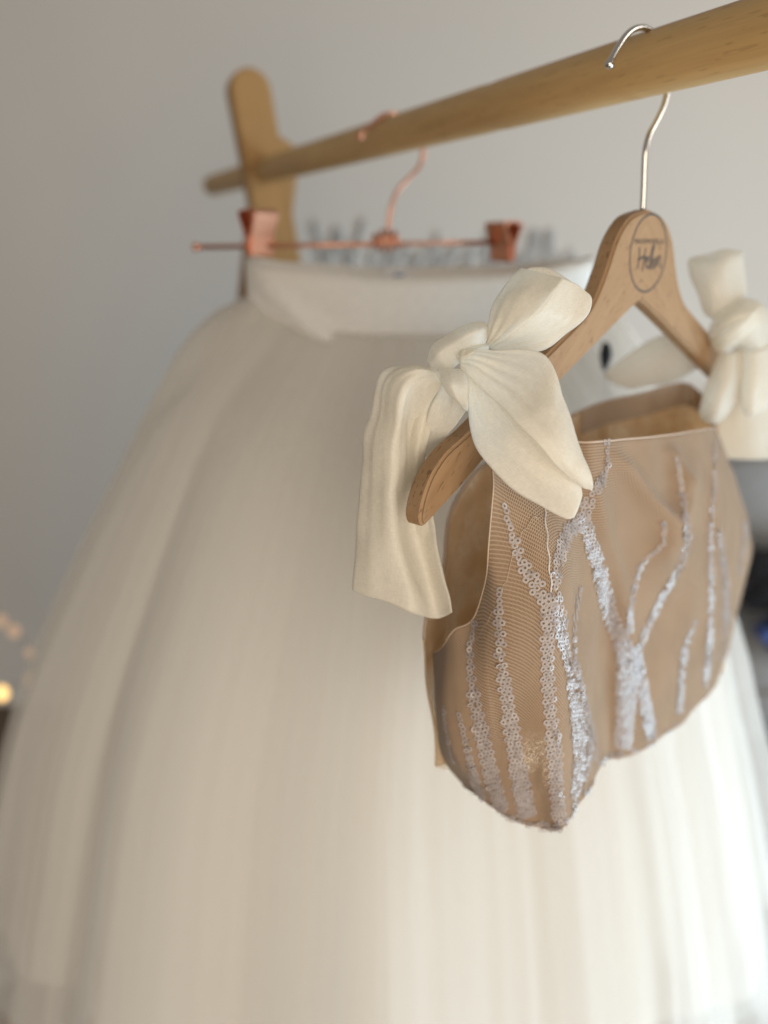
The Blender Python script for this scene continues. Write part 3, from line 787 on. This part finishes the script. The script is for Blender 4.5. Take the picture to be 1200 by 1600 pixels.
# strap wrapping the hanger below the knot
sheet('strap', [
    [(690, 598, .354), (708, 618, .348), (730, 640, .350)],
    [(672, 640, .358), (694, 655, .355), (716, 660, .355)],
    [(658, 690, .366), (676, 690, .366), (698, 682, .364)],
    [(656, 712, .374), (676, 712, .376), (700, 700, .376)],
], bowA, 8, 8, seed=7)
sheet('strap', [
    [(715, 600, .350), (745, 610, .350), (780, 610, .352)],
    [(735, 650, .352), (770, 650, .350), (815, 650, .352)],
    [(765, 715, .352), (800, 710, .349), (860, 700, .352)],
], bowA, 6, 6, seed=8)
# far bow
bowB = bpy.data.objects.new('shoulder_bow', None); C.objects.link(bowB); bowB.parent = top
bpy.context.view_layer.update()
YF = .545
sheet('loop', [
    closed_row([(1102, 492, YF), (1112, 497, YF - .006), (1124, 496, YF - .008), (1136, 490, YF - .006), (1148, 482, YF)], .012),
    closed_row([(1090, 462, YF), (1105, 470, YF - .012), (1124, 474, YF - .016), (1146, 470, YF - .012), (1164, 460, YF)], .02),
    closed_row([(1080, 436, YF + .002), (1098, 442, YF - .014), (1120, 446, YF - .019), (1144, 440, YF - .014), (1162, 432, YF + .004)], .025),
    closed_row([(1076, 408, YF + .004), (1098, 412, YF - .010), (1122, 412, YF - .015), (1144, 408, YF - .010), (1160, 402, YF + .006)], .025),
    closed_row([(1088, 400, YF + .008), (1104, 398, YF), (1124, 392, YF - .003), (1144, 391, YF), (1158, 393, YF + .010)], .016),
], bowB, 6, 6, closed=True, seed=11, amp=.0012, cap=True)
wrap_band([(1108, 530, YF + .004, 14, 80, .005), (1124, 520, YF - .004, 30, 80, .012), (1148, 506, YF - .008, 34, 80, .016), (1172, 504, YF - .008, 38, 85, .016), (1192, 512, YF - .004, 34, 95, .012), (1204, 520, YF + .004, 18, 95, .006)], bowB)
wrap_band([(1112, 540, YF + .000, 6, 60, .004), (1132, 530, YF - .016, 13, 66, .006), (1158, 512, YF - .022, 15, 66, .007), (1180, 490, YF - .018, 12, 60, .006), (1190, 478, YF - .006, 5, 60, .003)], bowB)
sheet('loop', [
    closed_row([(1124, 548, YF), (1132, 552, YF - .008), (1142, 552, YF - .011), (1152, 550, YF - .008), (1160, 546, YF)], .012),
    closed_row([(1110, 580, YF), (1122, 584, YF - .012), (1136, 586, YF - .016), (1150, 584, YF - .012), (1162, 576, YF)], .02),
    closed_row([(1098, 612, YF), (1113, 616, YF - .013), (1128, 618, YF - .018), (1143, 616, YF - .013), (1156, 608, YF)], .022),
    closed_row([(1091, 640, YF), (1105, 644, YF - .010), (1120, 646, YF - .014), (1134, 642, YF - .010), (1146, 634, YF)], .018),
    closed_row([(1098, 656, YF + .002), (1108, 659, YF - .002), (1118, 661, YF - .004), (1128, 658, YF - .002), (1136, 652, YF + .002)], .008),
], bowB, 6, 6, closed=True, seed=12, amp=.001, cap=True)
sheet('loop', [
    closed_row([(1158, 540, YF), (1170, 546, YF - .008), (1184, 546, YF - .010), (1198, 540, YF - .004), (1206, 534, YF + .004)], .012),
    closed_row([(1156, 590, YF + .002), (1168, 596, YF - .010), (1182, 598, YF - .013), (1200, 594, YF - .006), (1214, 586, YF + .004)], .018),
    closed_row([(1156, 625, YF + .004), (1164, 632, YF - .008), (1178, 634, YF - .011), (1196, 630, YF - .004), (1212, 618, YF + .006)], .016),
    closed_row([(1162, 646, YF + .006), (1168, 651, YF - .001), (1176, 652, YF - .003), (1184, 648, YF), (1194, 640, YF + .006)], .006),
], bowB, 6, 6, closed=True, seed=13, amp=.001, cap=True)
sheet('tail', [
    [(1094, 528, YF + .02), (1100, 545, YF + .018), (1110, 562, YF + .018)],
    [(1040, 521, YF + .035), (1052, 555, YF + .03), (1068, 592, YF + .03)],
    [(990, 548, YF + .045), (1005, 575, YF + .038), (1025, 602, YF + .038)],
    [(943, 585, YF + .055), (955, 597, YF + .05), (985, 609, YF + .046)],
], bowB, 8, 8, seed=14)
sheet('tail', [
    [(1150, 530, YF + .030), (1175, 530, YF + .030), (1215, 530, YF + .036)],
    [(1128, 620, YF + .045), (1165, 620, YF + .036), (1225, 610, YF + .045)],
    [(1116, 690, YF + .052), (1170, 690, YF + .043), (1232, 680, YF + .050)],
    [(1112, 716, YF + .055), (1172, 719, YF + .045), (1238, 714, YF + .052)],
], bowB, 8, 8, seed=15)

# ------------------------------------------------------------------ rose-gold clip hanger
YC = 0.785
hk = rail_pt(612, 212); YC = hk.y
clip_h = empty('clip_hanger', 'shiny rose gold wire hanger with two square clips gripping the white skirt', 'clip hanger', P(605, 378, YC))
hpts = [P(*p) for p in ((563, 213, YC - .014), (566, 208, YC - .015), (577, 199, YC - .012), (590, 186, YC - .006), (606, 178, YC), (625, 180, YC + .008), (645, 195, YC + .016), (658, 216, YC + .018), (661, 240, YC + .014), (654, 262, YC + .010), (636, 281, YC + .005), (620, 300, YC + .002), (611, 325, YC), (607, 350, YC), (605, 366, YC))]
me = tube('clip_hook', spline(hpts, 5), .0018, 10); rel(clip_h, me); ho = link('hook', me, M['copper'], clip_h)
bm = bmesh.new(); ball_bm(bm, hpts[0], .0036); me = bm_mesh('hook_tip', bm); rel(clip_h, me); link('hook_tip', me, M['copper'], ho)
bl, br_ = P(306, 386, YC - .03), P(806, 378, YC + .02)
me = tube('bar', [bl, bl.lerp(br_, .5), br_], .0021, 12); rel(clip_h, me); link('bar', me, M['copper'], clip_h)
bm = bmesh.new(); ball_bm(bm, bl, .0036); me = bm_mesh('bar_end', bm); rel(clip_h, me); link('bar_end', me, M['copper'], clip_h)
# little coil where hook meets bar
mid = P(604, 376, YC - .004); bd = (br_ - bl).normalized(); cp = []
for k in range(60):
    t = k / 59; a = t * 2 * math.pi * 4
    cp.append(mid + bd * (t - .5) * .024 + Vector((0, math.cos(a), math.sin(a))) * (.0042 + .005 * math.sin(math.pi * t)))
me = tube('coil', cp, .0018, 8); rel(clip_h, me); link('coil', me, M['copper'], clip_h)
def clip(px, py, Y, w_px, h_px, yaw):
    c = P(px, py, Y); s = Y / ray(px, py).y / F_PX; wd, hg = w_px * s, h_px * s
    rot = Matrix.Rotation(yaw, 3, 'Z')
    part = bpy.data.objects.new('clip', None); C.objects.link(part); part.parent = clip_h; part.location = c - clip_h.location
    part.rotation_euler = (0, 0, yaw)
    for sgn in (-1, 1):
        bm = bmesh.new(); prof = [(.0, hg * .5), (.011, hg * .46), (.0125, hg * .40), (.004, -.1 * hg), (.0035, -.44 * hg), (.001, -.5 * hg), (-.0006, -.47 * hg), (.0012, -.1 * hg), (.0095, hg * .38), (.0085, hg * .42), (.0, hg * .455)]
        fa = [bm.verts.new((-wd / 2, sgn * y, z)) for y, z in prof]; fb = [bm.verts.new((wd / 2, sgn * y, z)) for y, z in prof]
        m = len(prof)
        for k in range(m): bm.faces.new((fa[k], fa[(k + 1) % m], fb[(k + 1) % m], fb[k]))
        bm.faces.new(fa[::-1]); bm.faces.new(fb)
        bmesh.ops.recalc_face_normals(bm, faces=bm.faces)
        bmesh.ops.bevel(bm, geom=[e for e in bm.edges if e.calc_face_angle(0) > 1.0], offset=.0006, segments=2, affect='EDGES')
        link('jaw', bm_mesh('jaw', bm), M['copper'], part)
    bm = bmesh.new(); tube_bm(bm, [Vector((-wd * .36, 0, -.02 * hg)), Vector((wd * .36, 0, -.02 * hg))], .0042, 12)
    link('spring', bm_mesh('spring', bm), M['copper'], part)
    return part
clip(405, 364, YC - .022, 48, 72, R(48))
clip(786, 378, YC + .016, 44, 62, R(-52))

# ------------------------------------------------------------------ tulle skirt
SC = Vector((.032, YC + .02, 0))
skirt = empty('tulle_skirt', 'floaty ivory tulle skirt with a white waistband hanging from the rose gold clips', 'skirt', (SC.x, SC.y, .4))
prof = [(-.040, .140, .042), (-.052, .172, .058), (-.07, .198, .075), (-.10, .222, .092), (-.16, .252, .115), (-.26, .300, .15), (-.37, .347, .19), (-.50, .391, .225), (-.66, .435, .255), (-.80, .470, .275), (-.92, .492, .29)]
def prof_at(z):
    for (a, b) in zip(prof, prof[1:]):
        if z <= a[0] and z >= b[0]:
            t = (a[0] - z) / (a[0] - b[0]); return a[1] + (b[1] - a[1]) * t, a[2] + (b[2] - a[2]) * t
    return prof[-1][1:] if z < prof[-1][0] else prof[0][1:]
def cen(z):  # skirt centre drifts: waist hangs a little right of the hem
    t = min(1, max(0, -(z + .04) / .4)); return SC.x - .034 * t
def layer(seed, scale, zend, pleats, amp, rag, mat, name='tulle_layer', nseg=640, nrow=26):
    rnd = random.Random(seed); ph = [(rnd.choice(pleats), rnd.uniform(0, 6.28), rnd.uniform(.4, 1)) for _ in range(9)]
    rows = []
    zs0 = -.042
    for i in range(nrow):
        t = i / (nrow - 1); row = []
        for j in range(nseg):
            a = 2 * math.pi * j / nseg
            ze = zend + rag * sum(math.sin(k * a + p) for k, p in ((2, ph[0][1]), (3, ph[1][1]), (5, ph[2][1]), (9, ph[3][1]))) / 4
            sn = math.sin(a); zs = -.078 + .034 * sn * sn * (1 if abs(sn) > 0 else 1)
            z = zs + (ze - zs) * t ** 1.25
            rx, ry = prof_at(z); m = min(1, t * 4.5); m = m * m * (3 - 2 * m); m = .25 * min(1, t * 12) + .75 * m
            sc = 1 + (scale - 1) * min(1, t * 3)
            rx, ry = .156 + (rx - .156) * max(m, min(1, abs(sn) ** 6 + t)), .042 + (ry - .042) * m
            f = sum(q * (1 - 2 * abs(((a * k + p + .5 * math.sin(a * 3 + p)) / 3.14159) % 2 - 1)) for k, p, q in ph) / 9
            fine = math.sin(a * (61 + seed * 7) + 2 * math.sin(a * 5 + seed)) * math.sin(a * 37 + seed) 
            g = 1 + amp * f * (.22 + .9 * t ** .7) + .006 * fine * (1 - .55 * t)
            row.append(Vector((cen(z) + rx * sc * g * math.sin(a), SC.y - ry * sc * g * math.cos(a) - 0, CAM_Z + z - (.03 if a < 0 else 0) * 0)))
        rows.append(row)
    me = grid_mesh(name, rows, closed=True); rel(skirt, me); me.materials.append(mat)
    return link(name, me, None, skirt)
layer(1, 1.00, -.86, [4, 5, 7, 11], .40, .03, M['tulle'])
layer(2, .975, -.70, [5, 6, 9, 13], .40, .018, M['tulle'])
layer(3, .91, -.90, [6, 8, 11, 15], .42, .02, M['tulle'])
layer(4, .84, -.88, [6, 9, 14, 19], .45, .02, M['tulle'])
layer(5, .70, -.86, [6, 10, 14], .10, .01, M['satin'], 'lining', 240, 20)
# waistband: flattened loop clipped at both ends, dipping between the clips
def wb(z_top, z_bot, front):
    pass
rows = []
for i in range(8):
    t = i / 7; row = []
    for j in range(120):
        a = 2 * math.pi * j / 120; s, c = math.sin(a), math.cos(a)
        x = SC.x + .158 * math.copysign(abs(s) ** .85, s); fr = c > 0
        y = SC.y - .040 * math.copysign(abs(c) ** .9, c)
        dip = (1 - s * s)
        ztop = -.012 - (.016 if fr else .010) * dip
        zbot = -.078 - .004 * dip + .003 * math.sin(5 * a)
        z = ztop + (zbot - ztop) * t
        dg_ = math.exp(-(((a - 2 * math.pi if a > math.pi else a) + 1.25 - .75 * t) / .11) ** 2) * min(1, t * 3)
        y -= .009 * dg_
        row.append(Vector((x, y - .003 * math.sin(math.pi * t) * c, CAM_Z + z + .0008 * math.sin(9 * a + 4 * t))))
    rows.append(row)
me = grid_mesh('waistband', rows, closed=True); rel(skirt, me); me.materials.append(M['band'])
wbo = link('waistband', me, None, skirt); s = wbo.modifiers.new('thickness', 'SOLIDIFY'); s.thickness = .002; s.offset = 0
tl = P(620, 430, YC + .056)
bm = bmesh.new(); box_bm(bm, tl, (.026, .0008, .010)); me = bm_mesh('care_tag', bm); rel(skirt, me); ct = link('care_tag', me, M['tagw'], wbo)
bm = bmesh.new(); box_bm(bm, tl + Vector((.002, -.0009, -.001)), (.010, .0006, .005)); me = bm_mesh('print', bm); rel(skirt, me); link('tag_print', me, M['tagb'], wbo)
tg = [P(*p) for p in ((946, 535, .70), (947, 548, .70), (946, 562, .70), (944, 578, .70))]
bm = bmesh.new(); tube_bm(bm, spline(tg, 6), [.0022 + .0028 * math.sin(math.pi * min(1, k / 17)) for k in range(19)], 10)
me = bm_mesh('toggle', bm); rel(skirt, me); tgo = link('drawstring_toggle', me, M['black'], skirt)
me = tube('cord', spline([P(944, 576, .70), P(946, 600, .70), P(952, 625, .70)], 6), .0004, 6); rel(skirt, me); link('cord', me, M['grey_fabric'], tgo)

# ------------------------------------------------------------------ grey lettering on the wall
YW = WY - .008
words = empty('wall_lettering', 'grey cut-out script lettering fixed to the wall behind the hanging skirt', 'wall sign', P(720, 380, YW))
def letter(pts, px, py, sx, sy, rad=.0042):
    q = [P(px + a * sx, py - b * sy, YW) for a, b in pts]
    me = tube('letter', spline(q, 6), rad, 6); rel(words, me); link('letter', me, M['lettering'], words)
glyph = {
    'W': ([(0, 1), (.12, .5), (.25, 0), (.4, .45), (.5, .85), (.62, .4), (.75, 0), (.9, .5), (1.05, 1.05)], 1.1),
    'o': ([(.5, .55), (.2, .45), (.1, .2), (.3, 0), (.6, .1), (.65, .4), (.45, .55), (.7, .45), (.9, .4)], .8),
    'n': ([(0, .5), (.12, .3), (.1, 0), (.15, .35), (.4, .55), (.55, .4), (.55, 0), (.8, .15)], .75),
    'd': ([(.5, .5), (.2, .5), (.05, .2), (.25, 0), (.5, .2), (.62, 1.0), (.58, .2), (.65, 0), (.85, .15)], .8),
    'e': ([(0, .25), (.4, .35), (.35, .55), (.1, .45), (.1, .1), (.35, 0), (.7, .2)], .65),
    'r': ([(0, .4), (.15, .55), (.15, 0), (.18, .4), (.4, .52), (.6, .45)], .55),
    'f': ([(0, .2), (.3, .7), (.35, 1.0), (.2, 1.0), (.15, .3), (.1, -.4), (.25, -.3), (.3, .1), (.6, .2)], .55),
    'u': ([(0, .5), (.05, .1), (.3, 0), (.5, .2), (.55, .5), (.55, .05), (.8, .15)], .75),
    'l': ([(0, .1), (.3, .6), (.35, 1.0), (.2, 1.0), (.15, .3), (.25, 0), (.5, .15)], .45),
    'y': ([(0, .5), (.1, .15), (.35, .1), (.5, .5), (.5, 0), (.4, -.5), (.2, -.4), (.4, 0), (.8, .2)], .8),
}
x = 492
for ch in 'Wonderfully':
    g, adv = glyph[ch]; k = 74 if ch == 'W' else 50
    letter(g, x, 418, k, 72 if ch == 'W' else 54, .0048 if ch == 'W' else .004); x += adv * k * 1.02
# ------------------------------------------------------------------ fairy lights at the left
fl = empty('fairy_lights', 'string of small warm fairy lights glowing low against the wall at left', 'fairy lights', P(20, 1060, 1.7))
fp = [(-60, 900, 1.72), (-10, 950, 1.71), (22, 986, 1.70), (46, 1018, 1.70), (44, 1062, 1.68), (4, 1083, 1.66), (-30, 1180, 1.66), (-10, 1330, 1.62), (22, 1416, 1.6), (60, 1500, 1.55), (200, 1570, 1.5), (338, 1585, 1.45)]
me = tube('wire', spline([P(*p) for p in fp], 8), .0012, 6); rel(fl, me); link('wire', me, M['wire'], fl)
for (px, py, Y, rad, m) in ((22, 986, 1.70, .013, 'bulb_dim'), (2, 970, 1.70, .012, 'bulb_dim'), (46, 1020, 1.70, .009, 'bulb_dim'), (44, 1062, 1.68, .0095, 'bulb_dim'), (3, 1083, 1.66, .014, 'bulb'), (22, 1416, 1.6, .007, 'bulb_dim'), (332, 1592, 1.45, .03, 'bokeh_org')):
    bm = bmesh.new(); ball_bm(bm, P(px, py, Y), rad, (1, 1, 1.25)); me = bm_mesh('bulb', bm); rel(fl, me); link('bulb', me, M[m], fl)

# ------------------------------------------------------------------ things far right behind the top
def rbox(name, c, size, mat, parent=None, bev=.03, seg=4, rot=0):
    bm = bmesh.new(); box_bm(bm, Vector((0, 0, 0)), size); bmesh.ops.bevel(bm, geom=bm.edges[:], offset=bev, segments=seg, affect='EDGES')
    for f in bm.faces: f.smooth = True
    o = link(name, bm_mesh(name, bm), mat, parent); o.location = c; o.rotation_euler = (0, 0, rot); return o
ca = P(1230, 790, 1.75)
chair = empty('armchair', 'dark grey upholstered armchair standing against the wall behind the nude top', 'armchair', (ca.x + .02, 1.66, 0))
tz = P(1200, 690, 1.75).z; bz = P(1200, 880, 1.75).z
rbox('backrest', Vector((.02, .16, (tz + .3) / 2)), (.52, .14, tz - .3), M['grey_fabric'], chair, .05)
rbox('seat', Vector((.02, -.05, .34)), (.52, .42, .14), M['grey_fabric'], chair, .03)
for sx in (-.19, .23):
    for sy in (-.2, .14):
        bm = bmesh.new(); tube_bm(bm, [Vector((sx, sy, .3)), Vector((sx, sy, 0))], [.018, .012], 10); link('leg', bm_mesh('leg', bm), M['black'], chair)
bgc = P(1225, 1010, 1.55)
bag = empty('shoulder_bag', 'black and navy cloth bag standing on the grey armchair seat', 'bag', (chair.location.x + .02, 1.56, .41))
ztop = P(1200, 872, 1.55).z; zm = P(1200, 1010, 1.5).z
hb = ztop - .41
rbox('flap', Vector((0, .01, hb * .72)), (.46, .15, hb * .56), M['black'], bag, .04)
rbox('pocket', Vector((.03, -.05, hb * .25)), (.42, .12, hb * .46), M['navy'], bag, .035)
